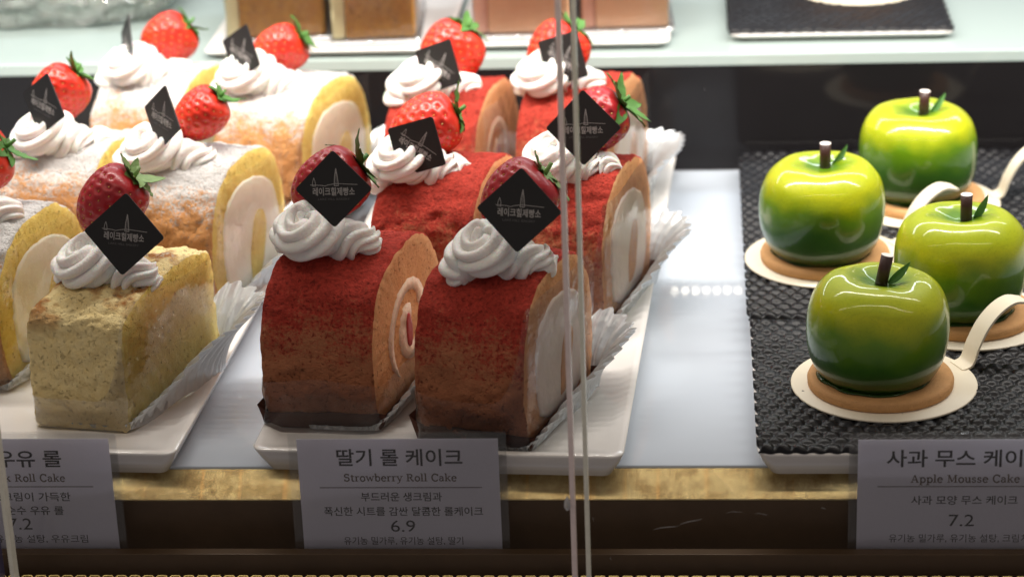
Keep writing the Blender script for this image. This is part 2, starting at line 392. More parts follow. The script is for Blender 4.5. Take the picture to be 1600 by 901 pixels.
def woven(x0, x1, y0, y1, z, label, px=.66, py=1.12, res=.07, coarse=False):
    if coarse: res = .12
    nx = int((x1-x0)/res); ny = int((y1-y0)/res)
    X = np.linspace(0, x1-x0, nx); Y = np.linspace(0, y1-y0, ny); gx, gy = np.meshgrid(X, Y)
    row = np.floor(gy/(py/2)).astype(int); fy = (gy/(py/2)) % 1.0
    gxs = gx/px+.5*(row % 2); fx = gxs % 1.0
    h = np.clip(1-np.abs((fx-.5)/.5)**2.6, 0, 1)**.7*np.clip(1-np.abs((fy-.5)/.5)**2.2, 0, 1)**.6
    irr = rng.random((h.shape[0], h.shape[1])); hh = .21*h*(1+.25*np.sin(gx*1.7+np.sin(gy*.9)*2)*np.sin(gy*1.3+1)) + .004*irr
    # wavy outline of the cut weave
    ox = .07*np.sin(gy/(py)*2*PI)*(np.abs(gx-(x1-x0)/2) > (x1-x0)/2-.1)
    oy = .05*np.sin(gx/px*2*PI)*(np.abs(gy-(y1-y0)/2) > (y1-y0)/2-.1)
    V = np.stack([x0+gx+ox, y0+gy+oy, hh+.06], -1).reshape(-1, 3)
    idx = np.arange(nx*ny).reshape(ny, nx)
    F = np.stack([idx[:-1, :-1], idx[:-1, 1:], idx[1:, 1:], idx[1:, :-1]], -1).reshape(-1, 4).tolist()
    V = V.tolist()
    # skirt gives the mat thickness
    per = list(idx[0, :])+list(idx[1:, -1])+list(idx[-1, -2::-1])+list(idx[-2:0:-1, 0]); k = len(V)
    V += [(V[p][0], V[p][1], 0) for p in per]; m = len(per)
    F += [(per[i], k+i, k+(i+1) % m, per[(i+1) % m]) for i in range(m)]
    cx, cy = (x0+x1)/2, (y0+y1)/2
    V = [(a-cx, b-cy, c) for a, b, c in V]
    o = mk('woven_mat', V, F, M_mat, None, True, None, (cx, cy, z)); tag(o, label, 'mat', 'black woven mats'); return o
MZ = 1.22
woven(7.80, 26.5, -1.42, 12.05, MZ, 'black woven mat under the front pair of green apple cakes')
woven(7.68, 26.5, 12.25, 35.2, MZ, 'black woven mat under the rear green apple cakes')

# ------------------------------------------------------------------ piped cream, strawberries, topper cards
def rope(path, rad, lobes, twist, seed, NT=72, depth=.40):
    P = [Vector(p) for p in path]; n = len(P); R = []; dist = 0; a = Vector((0, 1, 0.3))
    for i, p in enumerate(P):
        t = (P[min(i+1, n-1)]-P[max(i-1, 0)]).normalized()
        if i: dist += (P[i]-P[i-1]).length
        a = (a-t*a.dot(t)).normalized(); b = t.cross(a); ring = []
        for j in range(NT):
            th = 2*PI*j/NT; g = abs(math.cos(lobes/2*(th+twist*dist)))**.75
            rr = rad[i]*(1-depth+depth*1.15*g)*(1+.05*noise.noise(Vector((dist*1.2, math.cos(th), math.sin(th)+seed))))
            ring.append(tuple(p+a*rr*math.cos(th)+b*rr*math.sin(th)))
        R.append(ring)
    return loft(R)
def whipped(name, L=4.4, R0=1.5, R1=1.1, lobes=7, twist=.55, seed=0):
    # one star-nozzle stroke: a tilted coil on the left that winds up on itself, then runs off low to the right
    rnd = random.Random(seed+3); n = 130; path = []; rad = []; cx = -L*.17; turns = 1.45+rnd.uniform(-.15, .15); a0 = rnd.uniform(-.7, .5)
    for i in range(n+1):
        t = i/n; a = a0+PI*1.1-t*turns*2*PI; q = R0*.58*(1-.62*t)
        x = q*1.05*math.cos(a); y = q*.9*math.sin(a)
        path.append((cx+x-.15*t, y, -.30+.95*t+.42*x+.30*y)); rad.append(R0*.62*(sm(-.02, .07, t)**.5)*(1-.38*t)*(1-sm(.93, 1, t)*.8)*(1+.05*math.sin(t*14+seed)))
    A = rope(path, rad, lobes, twist, seed, 84, .36)
    m = 80; path = []; rad = []
    for i in range(m+1):
        t = i/m; path.append((cx+.2+t*L*.64, .15+.25*math.sin(t*6+seed), -.22+.14*math.sin(t*11+seed)-.28*t))
        rad.append(R1*.86*(sm(-.02, .08, t)**.5)*(1-.45*t)*(1+.13*math.sin(t*14+seed))*(1-sm(.84, 1, t)*.88))
    B_ = rope(path, rad, lobes, twist*2.6, seed+9, 84, .36)
    return join(A, B_)
def berry_mesh(L=3.4, R=1.55, seed=0):
    # lathe along +Z from tip (z=0) to shoulder, dimpled at the seeds
    rnd = random.Random(seed); NR, NT = 64, 80
    prof = [(0, 0), (.42, .18), (.72, .6), (.92, 1.2), (1.0, 1.9), (.96, 2.6), (.80, 3.1), (.5, 3.36), (.2, 3.38), (0, 3.3)]
    P = catmull(prof, 8); P = [(max(0, a*R), b*L/3.4) for a, b in P]
    seeds = []; ns = 120; ga = PI*(3-math.sqrt(5))
    for k in range(ns):
        z = (.10+.80*(k+.5)/ns)*L; 
        r = np.interp(z, [p[1] for p in P[:60]], [p[0] for p in P[:60]])
        if rnd.random() < 1: seeds.append(Vector((r*math.cos(k*ga), r*math.sin(k*ga), z)))
    el = rnd.uniform(.9, 1.1); sd = np.array([tuple(s) for s in seeds]); rings = []
    for r, z in P:
        ring = []
        for j in range(NT):
            a = 2*PI*j/NT; rr = r*(1+.05*math.cos(2*a+seed)+.03*math.cos(3*a))
            p = np.array((r*math.cos(a), r*math.sin(a), z)); d = np.sqrt(((sd-p)**2).sum(1).min())
            k = 1-.12*math.exp(-(d/.125)**2)/max(.5, r) if r > .2 else 1
            ring.append((rr*math.cos(a)*k*el, rr*math.sin(a)*k/el, z))
        rings.append(ring)
    v, f = loft(rings)
    SV = []; SF = []
    for s in seeds:
        a = math.atan2(s.y, s.x); r = math.hypot(s.x, s.y)*(1+.05*math.cos(2*a+seed)+.03*math.cos(3*a))-.07
        c = Vector((r*math.cos(a)*el, r*math.sin(a)/el, s.z)); nrm = Vector((math.cos(a), math.sin(a), -.2)).normalized()
        t = Vector((0, 0, 1)); b = nrm.cross(t).normalized(); t = b.cross(nrm)
        k = len(SV); 
        for q in ((t, .065), (b, .036), (-t, .065), (-b, .036), (nrm, .045), (-nrm, .03)): SV.append(tuple(c+q[0]*q[1]))
        SF += [(k, k+1, k+4), (k+1, k+2, k+4), (k+2, k+3, k+4), (k+3, k, k+4), (k+1, k, k+5), (k+2, k+1, k+5), (k+3, k+2, k+5), (k, k+3, k+5)]
    return (v, f), (SV, SF)
def calyx_mesh(L=3.4, seed=0, n=8, ll=1.5):
    rnd = random.Random(seed+50); V = []; F = []
    for i in range(n):
        a = 2*PI*i/n+rnd.uniform(-.25, .25); Ln = ll*rnd.uniform(.7, 1.15); wd = .40*rnd.uniform(.8, 1.2); up = rnd.uniform(-.15, 1.0); curl = rnd.uniform(-.7, .5)
        m = 9; k0 = len(V)
        for j in range(m+1):
            t = j/m; rad = .1+Ln*t*(1-.15*t); z = L*.99+up*t*.75+curl*t*t*.8-.30*t*t*(1-up)
            wj = wd*math.sin(PI*min(1, .12+.88*t))**.8*(1-.55*t)+.01; tw = rnd.uniform(-.04, .04)
            for q, dz in ((-1, .10), (0, 0), (1, .10)):
                V.append((rad*math.cos(a)-q*wj*math.sin(a), rad*math.sin(a)+q*wj*math.cos(a), z+dz*wj/wd+tw*q))
        for j in range(m):
            for q in (0, 1):
                b = k0+j*3+q; F.append((b, b+1, b+4, b+3))
    st = tube([(0, 0, L*.97), (.05, .02, L+.25), (.12, .05, L+.5)], [.13, .1, .09], 8)
    # give the leaves thickness
    n0 = len(V); V2 = V+[(x, y, z-.03) for x, y, z in V]; F2 = F+[tuple(i+n0 for i in reversed(q)) for q in F]
    return join((V2, F2), st)
def orient(o, direction, spin=0):
    q = Vector(direction).normalized().to_track_quat('Z', 'Y'); o.rotation_mode = 'XYZ'
    o.rotation_euler = (q.to_matrix() @ Matrix.Rotation(spin, 3, 'Z')).to_euler()
BM = {}
def berry(parent, loc, dirn, spin, dark, seed, sc=1.0, leaf=1.45, nleaf=8, pale=False):
    if seed not in BM: BM[seed] = berry_mesh(3.3, 1.5, seed)
    (v, f), (sv, sf) = BM[seed]
    o = mk('strawberry', v, f, M_berry_dark if dark else M_berry, parent, True, None, loc); orient(o, dirn, spin); o.scale = (sc,)*3
    mk('seeds', sv, sf, M_seed, o, False)
    c = calyx_mesh(3.3, seed, nleaf, leaf); mk('calyx', c[0], c[1], M_calyx_pale if pale else M_calyx, o, True)
    return o
TXT = {}
def text_mesh(body, size, bold=0.0, space=1.0):
    key = (body, size, bold, space)
    if key in TXT: return TXT[key]
    cu = bpy.data.curves.new('t', 'FONT'); cu.body = body; cu.size = size*S; cu.offset = bold*S; cu.align_x = 'CENTER'; cu.align_y = 'CENTER'
    cu.space_character = space; cu.resolution_u = 3; cu.extrude = .0008*S
    ob = bpy.data.objects.new('t', cu); col.objects.link(ob); dg = bpy.context.evaluated_depsgraph_get(); dg.update()
    me = bpy.data.meshes.new_from_object(ob.evaluated_get(dg)); bpy.data.objects.remove(ob)
    TXT[key] = me; return me
def text(name, body, size, mat, parent, x, y, z, bold=0.0, width=None, sx=None, rot=(PI/2, 0, 0), space=1.0):
    me = text_mesh(body, size, bold, space); me2 = me.copy(); me2.materials.clear(); me2.materials.append(mat)
    o = bpy.data.objects.new(name, me2); col.objects.link(o); o.parent = parent; o.location = Vector((x, y, z))*S; o.rotation_euler = rot
    xs = [p.co.x for p in me2.vertices] or [0, 1]
    k = (width*S/(max(xs)-min(xs))) if width else 1
    o.scale = ((k if width else 1)*(sx or 1), 1, 1)
    return o
def arc(cx, cy, rx, ry, a0, a1, n=10): return [(cx+rx*math.cos(math.radians(a0+(a1-a0)*k/n)), cy+ry*math.sin(math.radians(a0+(a1-a0)*k/n))) for k in range(n+1)]
def hs(x, y, w_=.14): return [(x-w_, y), (x+w_, y)]
SERIF = {   # letter: (advance, [(thickness, polyline)])
 'S': (.62, [(.09, arc(.28, .54, .19, .17, 30, 250)+arc(.28, .20, .21, .19, 80, -150)), (.05, [(.46, .72), (.46, .55)]), (.05, [(.07, .20), (.07, .02)])]),
 't': (.38, [(.09, [(.15, .64), (.15, .12)]+arc(.25, .12, .10, .11, 180, 310)), (.05, hs(.18, .49, .16))]),
 'r': (.46, [(.09, [(.16, .48), (.16, .02)]), (.05, hs(.16, .02)), (.05, [(.04, .48), (.16, .48)]), (.06, arc(.32, .32, .15, .16, 170, 50))]),
 'o': (.56, [(.085, arc(.28, .24, .20, .24, 0, 360, 18))]),
 'w': (.80, [(.08, [(.10, .48), (.25, .02)]), (.05, [(.25, .02), (.40, .45)]), (.08, [(.40, .45), (.55, .02)]), (.05, [(.55, .02), (.70, .48)]), (.05, hs(.10, .49, .09)), (.05, hs(.70, .49, .09))]),
 'b': (.60, [(.09, [(.14, .76), (.14, .02)]), (.05, [(.03, .76), (.14, .76)]), (.08, arc(.31, .24, .19, .24, 160, -160, 16))]),
 'e': (.52, [(.08, arc(.27, .24, .19, .24, 5, 320, 16)), (.05, [(.08, .27), (.46, .27)])]),
 'y': (.56, [(.08, [(.10, .48), (.29, .02)]), (.05, [(.48, .48), (.25, -.12), (.12, -.22), (.06, -.17)]), (.05, hs(.10, .49, .10)), (.05, hs(.48, .49, .10))]),
 'R': (.74, [(.09, [(.16, .70), (.16, .02)]), (.05, hs(.16, .02)), (.06, [(.04, .70), (.34, .70)]), (.08, arc(.34, .53, .19, .17, 90, -90)), (.05, [(.16, .36), (.34, .36)]), (.09, [(.36, .36), (.56, .04), (.68, .02)])]),
 'l': (.32, [(.09, [(.15, .76), (.15, .02)]), (.05, hs(.15, .02)), (.05, [(.04, .76), (.15, .76)])]),
 'i': (.32, [(.09, [(.15, .48), (.15, .02)]), (.05, hs(.15, .02)), (.05, [(.04, .48), (.15, .48)]), (.09, [(.15, .62), (.15, .71)])]),
 'C': (.70, [(.09, arc(.38, .36, .29, .36, 40, 320, 18)), (.05, [(.62, .72), (.62, .52)])]),
 'a': (.54, [(.07, arc(.24, .34, .15, .14, 160, 0)+[(.39, .06), (.46, .02)]), (.07, arc(.22, .15, .14, .14, 60, 360, 14))]),
 'k': (.60, [(.09, [(.14, .76), (.14, .02)]), (.05, hs(.14, .02, .12)), (.05, [(.03, .76), (.14, .76)]), (.05, [(.18, .22), (.44, .47)]), (.08, [(.28, .30), (.48, .02)]), (.05, hs(.44, .48, .09)), (.05, hs(.48, .02, .10))]),
 'A': (.74, [(.05, [(.12, .02), (.34, .70)]), (.09, [(.36, .70), (.60, .02)]), (.05, [(.20, .26), (.50, .26)]), (.05, hs(.12, .02, .10)), (.05, hs(.60, .02, .11))]),
 'p': (.60, [(.09, [(.15, .48), (.15, -.22)]), (.05, hs(.15, -.22)), (.05, [(.03, .48), (.15, .48)]), (.08, arc(.32, .24, .19, .24, 150, -150, 16))]),
 'M': (.94, [(.05, [(.16, .02), (.16, .70)]), (.09, [(.18, .70), (.44, .06)]), (.05, [(.44, .06), (.72, .70)]), (.09, [(.74, .70), (.74, .02)]), (.05, hs(.14, .70, .11)), (.05, hs(.76, .70, .11)), (.05, hs(.16, .02, .12)), (.05, hs(.74, .02, .14))]),
 'u': (.60, [(.08, [(.14, .48), (.14, .16)]+arc(.28, .16, .14, .15, 180, 330)), (.09, [(.44, .48), (.44, .02), (.53, .02)]), (.05, [(.03, .48), (.14, .48)]), (.05, [(.33, .48), (.44, .48)])]),
 's': (.46, [(.07, arc(.21, .36, .12, .11, 30, 240)+arc(.21, .13, .14, .12, 70, -150)), (.04, [(.34, .48), (.34, .36)]), (.04, [(.06, .12), (.06, .01)])]),
 ' ': (.34, [])}
def serif(name, body, width, mat, parent, cx, y, base):
    tot = sum(SERIF[c][0] for c in body); k = width/tot; x = cx-width/2; V = []; F = []
    for c in body:
        adv, st = SERIF[c]
        for wd, pl in st:
            for (x0, z0), (x1, z1) in zip(pl[:-1], pl[1:]):
                d = Vector((x1-x0, z1-z0))
                if d.length < 1e-6: continue
                d.normalize(); n_ = Vector((-d.y, d.x))*wd*.68; e = d*.012; b = len(V)
                for px, pz in ((x0-e.x-n_.x, z0-e.y-n_.y), (x1+e.x-n_.x, z1+e.y-n_.y), (x1+e.x+n_.x, z1+e.y+n_.y), (x0-e.x+n_.x, z0-e.y+n_.y)): V.append((x+px*k, y, base+pz*k))
                F.append((b, b+1, b+2, b+3))
        x += adv*k
    return mk(name, V, F, mat, parent, False)
def topper(parent, loc, yaw, roll, lean, side=2.25):
    # card in its own XZ plane (facing -Y), a square standing on one corner
    t = bpy.data.objects.new('topper_card', None)
    h = side/2; r = .12; P = []
    for sx, sy, a0 in ((1, 1, 0), (-1, 1, 90), (-1, -1, 180), (1, -1, 270)):
        for k in range(4):
            a = math.radians(a0+30*k); P.append((sx*(h-r)+r*math.cos(a), sy*(h-r)+r*math.sin(a)))
    c = math.cos(PI/4); P = [(x*c-y*c, x*c+y*c) for x, y in P]
    v, f = prism(P, -.03, .03, 'y')
    o = mk('topper_card', v, f, M_topcard, parent, False, None, loc)
    o.rotation_euler = (Matrix.Rotation(math.radians(yaw), 3, 'Z') @ Matrix.Rotation(math.radians(lean), 3, 'X') @ Matrix.Rotation(math.radians(roll), 3, 'Y')).to_euler()
    text('shop_name', '레이크힐제빵소', .36, M_print, o, 0, -.034, -.13, .006, width=1.72)
    text('small_print', 'LAKE HILL BAKERY', .13, M_print_dim, o, 0, -.034, -.42, 0, width=1.3)
    # skyline drawing: long bridge line and two pointed towers
    def ln(pts, wd):
        V = []; F = []
        for (x0, y0), (x1, y1) in zip(pts[:-1], pts[1:]):
            d = Vector((x1-x0, y1-y0)); d.normalize(); n_ = Vector((-d.y, d.x))*wd/2; k = len(V)
            for px, py in ((x0-n_.x, y0-n_.y), (x1-n_.x, y1-n_.y), (x1+n_.x, y1+n_.y), (x0+n_.x, y0+n_.y)): V.append((px, -.033, py))
            F.append((k, k+1, k+2, k+3))
        return V, F
    L = join(ln([(-.95, .17), (-.5, .15), (-.36, .12), (-.2, .17), (.05, .21), (.25, .21), (.6, .19), (.98, .17)], .022),
             ln([(.03, .13), (.055, .5), (.11, .84), (.165, .5), (.20, .13), (.03, .13)], .028), ln([(.11, .15), (.115, .7)], .014),
             ln([(-.87, .12), (-.85, .3), (-.80, .46), (-.75, .3), (-.73, .12), (-.87, .12)], .02))
    mk('skyline_emblem', L[0], L[1], M_print, o, False)
    return o

# ------------------------------------------------------------------ roll cakes
def outline(D, H, n=150, ex=2.5, flat=.12, tuck=.10):
    # closed YZ outline, flat base, bulging belly, rounded top; starts at the front base corner and runs up and over
    pts = []
    for i in range(n):
        a = -PI*.5*(1-flat)*.62 + (PI+PI*(1-flat)*.62)*i/(n-1)     # from front-low over the top to back-low
        a = PI - a
        c, s_ = math.cos(a), math.sin(a)
        y = D/2*math.copysign(abs(c)**(2/ex), c); z = math.copysign(abs(s_)**(2/ex), s_)
        z = H*.5+z*H*.5 if z >= 0 else H*.5+z*H*.62
        y *= 1-tuck*sm(H*.5, 0, z)
        pts.append((y, max(0.0, z)))
    # flat base
    (y1, z1), (y0, z0) = pts[-1], pts[0]
    m = 24
    for k in range(1, m): pts.append((y1+(y0-y1)*k/m, 0.0+0*z1))
    return pts
def arc_outline(D, H, n, kind):
    if kind == 'box': P = [(-D/2, 0), (-D/2-.05, H*.4), (-D/2+.1, H*.70), (-D/2+.7, H*.90), (0, H*1.03), (D/2-.6, H), (D/2-.1, H*.86), (D/2, H*.5), (D/2, 0)]
    else: P = [(-D*.45, 0), (-D*.49, H*.2), (-D*.5, H*.42), (-D*.475, H*.64), (-D*.39, H*.83), (-D*.22, H*.96), (0, H), (D*.22, H*.96), (D*.39, H*.83), (D*.475, H*.64), (D*.5, H*.42), (D*.49, H*.2), (D*.45, 0)]
    q = catmull(P, max(4, n//(len(P)-1))); q = [(float(a), float(b)) for a, b in q]
    (y1, _), (y0, _) = q[-1], q[0]; m = 20
    q += [(y1+(y0-y1)*k/m, 0.0) for k in range(1, m)]
    return q
def sponge(T, D, H, shear, seed, kind, amp):
    O = arc_outline(D, H, 150, kind); n = len(O); cy, cz = 0, H*.46; V = []; F = []; MI = []
    er = .18; xs = [-T/2]+[-T/2+er*(1-math.cos(PI/2*k/3)) for k in (1, 2, 3)]+list(np.linspace(-T/2+er, T/2-er, 34)[1:-1])+[T/2-er*(1-math.cos(PI/2*k/3)) for k in (3, 2, 1)]+[T/2]
    so = Vector((seed*3.1, 0, 0))
    def ringpts(x, k, dx=0):
        out = []
        for y, z in O:
            yy = cy+(y-cy)*k; zz = cz+(z-cz)*k
            p = Vector((x, yy, zz)); nn = noise.fractal(p*1.1+so, .7, 2.1, 5)
            if dx == 0:
                d = Vector((y-cy, z-cz)).normalized(); a = amp*nn if z > .02 else 0
                a += .09*noise.noise(Vector((x*.35, y*.35, z*.35))+so)*(z > .02)
                out.append((x+shear*yy, yy+d.x*a, max(0, zz+d.y*a)))
            else:
                a = .06*noise.fractal(p*2.6+so, .8, 2.1, 4)
                out.append((x+dx*a+shear*yy, yy, zz))
        return out
    rings = []
    for k in (.02, .25, .45, .62, .76, .87): rings.append((ringpts(-T/2, k, 1), 1))
    for i, x in enumerate(xs):
        e = min(x+T/2, T/2-x); kk = 1-(.028*(1-min(1, e/er))**2)
        rings.append((ringpts(x, kk), 0))
    for k in (.87, .76, .62, .45, .25, .02): rings.append((ringpts(T/2, k, 1), 1))
    for r, _ in rings: V += r
    for i in range(len(rings)-1):
        cut = rings[i][1] or rings[i+1][1]
        for j in range(n):
            k = (j+1) % n; F.append((i*n+j, i*n+k, (i+1)*n+k, (i+1)*n+j)); MI.append(1 if cut else 0)
    F.append(tuple(reversed(range(n)))); MI.append(1); F.append(tuple((len(rings)-1)*n+i for i in range(n))); MI.append(1)
    return V, F, MI
def blob(cy, cz, pts, seed, n=8):
    P = [(cy+a, cz+b) for a, b in pts]; P.append(P[0]); q = catmull(P, n)[:-1]
    return [(float(a)+.07*noise.noise(Vector((a*1.3, b*1.3, seed))), float(b)+.07*noise.noise(Vector((a*1.3, b*1.3, seed+9)))) for a, b in q]
def fill_prism(poly, T, off, shear, extra):
    # prism through the slice, standing a hair proud of both cut faces, with a softly rounded rim
    R = []; cy = sum(p[0] for p in poly)/len(poly); cz = sum(p[1] for p in poly)/len(poly)
    for x, k in ((-T/2-off, .6), (-T/2-off, .95), (-T/2-off*.5, 1), (T/2+off*.5, 1), (T/2+off, .95), (T/2+off, .6)):
        R.append([(x+shear*(cy+(y-cy)*k)+.035*noise.noise(Vector((y*1.5, z*1.5, x)))*abs(x)/(T/2), cy+(y-cy)*k, cz+(z-cz)*k) for y, z in poly])
    return loft(R)
def spiral_mesh(T, off, shear, cy, cz, ry, rz_, seed, turns=1.45, n=110):
    # cream ribbon rolled up in the sponge: runs right through the slice and shows on both cut faces
    rnd = random.Random(seed); a0 = math.radians(250+rnd.uniform(-25, 25)); inn = []; outr = []
    for k in range(n+1):
        t = k/n; a = a0-t*turns*2*PI; q = 1-.80*t; wv = .09*noise.noise(Vector((t*7, seed, 0)))+.02*noise.noise(Vector((t*60, seed, 0)))
        wd = (.13+.26*t+.07*noise.noise(Vector((t*14, seed, 5))))*(sm(0, .05, t))*(1-sm(.97, 1, t)*.8)+.012
        for lst, d in ((outr, wd*.5), (inn, -wd*.5)):
            lst.append((cy+(q+d+wv)*ry*math.cos(a), cz+(q+d+wv)*rz_*math.sin(a)))
    V = []; F = []; m = n+1
    for x in (-T/2-off, T/2+off):
        for l_ in (outr, inn): V += [(x+shear*y, y, z) for y, z in l_]
    for k in range(n):
        F += [(k, k+1, m+k+1, m+k), (2*m+k, 3*m+k, 3*m+k+1, 2*m+k+1), (k, 2*m+k, 2*m+k+1, k+1), (m+k, m+k+1, 3*m+k+1, 3*m+k)]
    F += [(0, m, 3*m, 2*m), (n, 2*m+n, 3*m+n, m+n)]
    return V, F
def liner_mesh(T, D, h_front, h_back, shear, seed, n=210, gap=.12, pleat=.13):
    # pleated boat paper rising along the right side and the back
    path = [(-T/2*.2, -D/2*.94-gap), (T/2*.8, -D/2*.94-gap), (T/2+gap, -D/2*.86), (T/2+gap+.25, 0), (T/2+gap+.45, D*.32), (T/2+.2, D*.47), (T/2-1.2, D*.52)]
    q = catmull(path, n//6); m = len(q); V = []; F = []; rows = 6
    for i, (x, y) in enumerate(q):
        s = i/(m-1); h = h_front+(h_back-h_front)*sm(.18, .66, s); h *= 1-.35*sm(.88, 1, s)
        t = np.array(q[min(i+1, m-1)])-np.array(q[max(i-1, 0)]); t = t/np.linalg.norm(t); nx, ny = t[1], -t[0]
        for k in range(rows+1):
            u = k/rows; wv = pleat*math.cos(i*2*PI/8)*min(1, u*1.5)*(.6+h*.25); out = .58*h*u*u+wv
            V.append((x+nx*out+shear*y, y+ny*out, .02+h*u+(.035*math.cos(i*2*PI/8) if k == rows else 0)+.04*h*math.sin(i*.13+seed)))
    for i in range(m-1):
        for k in range(rows): a = i*(rows+1)+k; F.append((a, a+rows+1, a+rows+2, a+1))
    n0 = len(V); V += [(x-.02, y+.02, z) for x, y, z in V]; F += [tuple(j+n0 for j in reversed(f_)) for f_ in F]
    return V, F
def tray_mesh(T, D, h, shear, seed, gap=.16):
    # low brown glassine tray folded round the foot of the cake
    P = [(-T/2-gap, -D*.45-gap), (T/2+gap, -D*.45-gap), (T/2+gap, D*.45), (-T/2-gap, D*.45)]; V = []; F = []; q = []
    for i in range(4):
        a, b = P[i], P[(i+1) % 4]
        for k in range(14): t = k/14; q.append((a[0]+(b[0]-a[0])*t, a[1]+(b[1]-a[1])*t))
    m = len(q)
    for i, (x, y) in enumerate(q):
        hh = h*(1+.22*noise.noise(Vector((x*.8, y*.8, seed)))+(.45*(x < -T/2)))
        o = .06*noise.noise(Vector((x, y, seed+3))); fl = .10
        V += [(x*(1-.02)+shear*y, y, .02), (x*(1+fl*.3)+o+shear*y, y+o-(fl if y < 0 else 0)*.5, hh*.5), (x*(1+fl*.9)+o+shear*y, y-(fl if y < 0 else -fl), hh)]
    for i in range(m):
        for k in (0, 1): a = i*3+k; b = ((i+1) % m)*3+k; F.append((a, b, b+1, a+1))
    n0 = len(V); V += [(x*.985, y*.985, z) for x, y, z in V]; F += [tuple(j+n0 for j in reversed(f_)) for f_ in F]
    return V, F
def film_mesh(T, D, hf, hr, shear, seed, gap=.22):
    path = [(-T/2-gap, -D*.1), (-T/2-gap, -D*.40), (-T/2+.3, -D/2-gap*.6), (0, -D/2-gap*.7), (T/2-.2, -D/2-gap*.6), (T/2+gap, -D*.42), (T/2+gap+.05, 0), (T/2+gap, D*.45)]
    V = []; F = []; q = catmull(path, 8); m = len(q); rows = 10
    for i, (x, y) in enumerate(q):
        s = i/(m-1); h = hf+(hr-hf)*sm(.50, .66, s)
        h += .25*noise.noise(Vector((s*6, seed, 0)))
        for k in range(rows+1):
            u = k/rows; w_ = .10*noise.noise(Vector((x*.5, y*.5, u*3+seed)))
            V.append((x+w_+shear*y, y+w_*.6-.1*u*(y < -D*.3), .05+h*u))
    for i in range(m-1):
        for k in range(rows): a = i*(rows+1)+k; F.append((a, a+rows+1, a+rows+2, a+1))
    return V, F
MILK_IN = [(-2.5, -2.2), (-2.75, -.2), (-2.35, 1.5), (-1.0, 2.25), (.8, 2.2), (2.3, 1.4), (2.8, -.3), (2.5, -2.2), (1.2, -2.7), (-1.2, -2.7)]
TEAR = [(-.9, -2.6), (-.85, -1.0), (-.35, .5), (.35, 1.2), (1.05, .9), (1.15, 0), (.7, -1.2), (.1, -2.4)]
RED_IN = [(-1.6, -2.0), (-2.1, -.4), (-1.7, 1.3), (-.5, 2.0), (.9, 1.8), (1.9, .7), (2.0, -.8), (1.3, -2.1), (0, -2.5)]
def scaled(P, k, dy=0, dz=0): return [(a*k+dy, b*k+dz) for a, b in P]
def roll_cake(kind, loc, rz, label, group, T=4.7, D=8.0, H=7.0, shear=.12, seed=0, cream=None, bry=None, top=None, pl=(.25, 2.6), film=(2.2, 6.2)):
    t = empty('strawberry_roll_cake' if kind == 'red' else 'milk_roll_cake', loc, rz, label, 'roll cake', group)
    mcr = {'red': M_crust_red, 'milk': M_crust_milk, 'end': M_crust_end}[kind]; mcu = M_crumb_red if kind == 'red' else M_crumb_milk
    v, f, mi = sponge(T, D, H, shear, seed, 'box' if kind == 'end' else 'roll', .13 if kind != 'end' else .20)
    mk('sponge', v, f, [mcr, mcu], t, True, mi)
    if kind == 'milk':
        v, f = fill_prism(blob(.1, H*.45, scaled(MILK_IN, 1.06), seed), T, .10, shear, 0); mk('cream_filling', v, f, M_fill_milk, t)
        v, f = fill_prism(blob(.45, H*.40, scaled(TEAR, .92), seed+2), T, .15, shear, 0); mk('sponge_curl', v, f, M_crumb_milk, t)
    elif kind == 'red':
        if seed in (2, 4, 6):
            v, f = fill_prism(blob(.1, H*.45, scaled(MILK_IN, .98), seed), T, .10, shear, 0); mk('cream_filling', v, f, M_fill_pink, t)
            v, f = fill_prism(blob(.5, H*.42, scaled(TEAR, .75), seed+2), T, .14, shear, 0); mk('sponge_curl', v, f, M_crumb_red, t)
        if seed not in (2, 4, 6): v, f = spiral_mesh(T, .065, shear, .1, H*.45, 2.15, 2.35, seed); mk('cream_filling', v, f, M_fill_red, t)
        if seed not in (2, 4, 6): v, f = fill_prism(blob(-.1, H*.44, [(a*.13, b*.34) for a, b in RED_IN], seed+4), T, .12, shear, 0); mk('fruit_piece', v, f, M_fruit, t)
    c = cream or {}
    v, f = whipped('c', c.get('L', 4.5), c.get('R0', 1.62), c.get('R1', 1.15), c.get('lobes', 7), .7, seed)
    o = mk('whipped_cream', v, f, M_whip, t, True, None, c.get('loc', (-.1, -1.3, H+.45)))
    o.rotation_euler = (0, math.radians(c.get('tilt', 0)), math.radians(c.get('rz', 18)))
    if bry: berry(t, *bry[0], **bry[1])
    if top: topper(t, *top)
    if kind == 'red':
        v, f = tray_mesh(T, D, .75, shear, seed); mk('brown_tray', v, f, M_brown, t, False)
    v, f = liner_mesh(T, D, pl[0], pl[1], shear, seed); mk('pleated_paper', v, f, M_pleat, t, False)
    v, f = film_mesh(T, D, film[0], film[1], shear, seed); mk('clear_film', v, f, M_film_bright if kind == 'end' else M_film, t, True)
    return t
GR, GM = 'strawberry roll cakes in two columns', 'milk roll cakes in two columns'
def B(loc, d, spin=0, dark=False, seed=0, sc=1.0, **k): return ((loc, d, spin, dark, seed, sc), k)
roll_cake('red', (-9.2, 5.2, PZ), -4, 'front left strawberry roll cake, dark red crust with its swirl face showing', GR, shear=.20, seed=1, cream=dict(loc=(-.6, -1.4, 7.8)), film=(2.3, 2.0),
          bry=B((-2.2, .2, 8.3), (.75, .2, .5), .3, True, 1), top=((.05, -2.3, 10.1), 4, 0, -14))
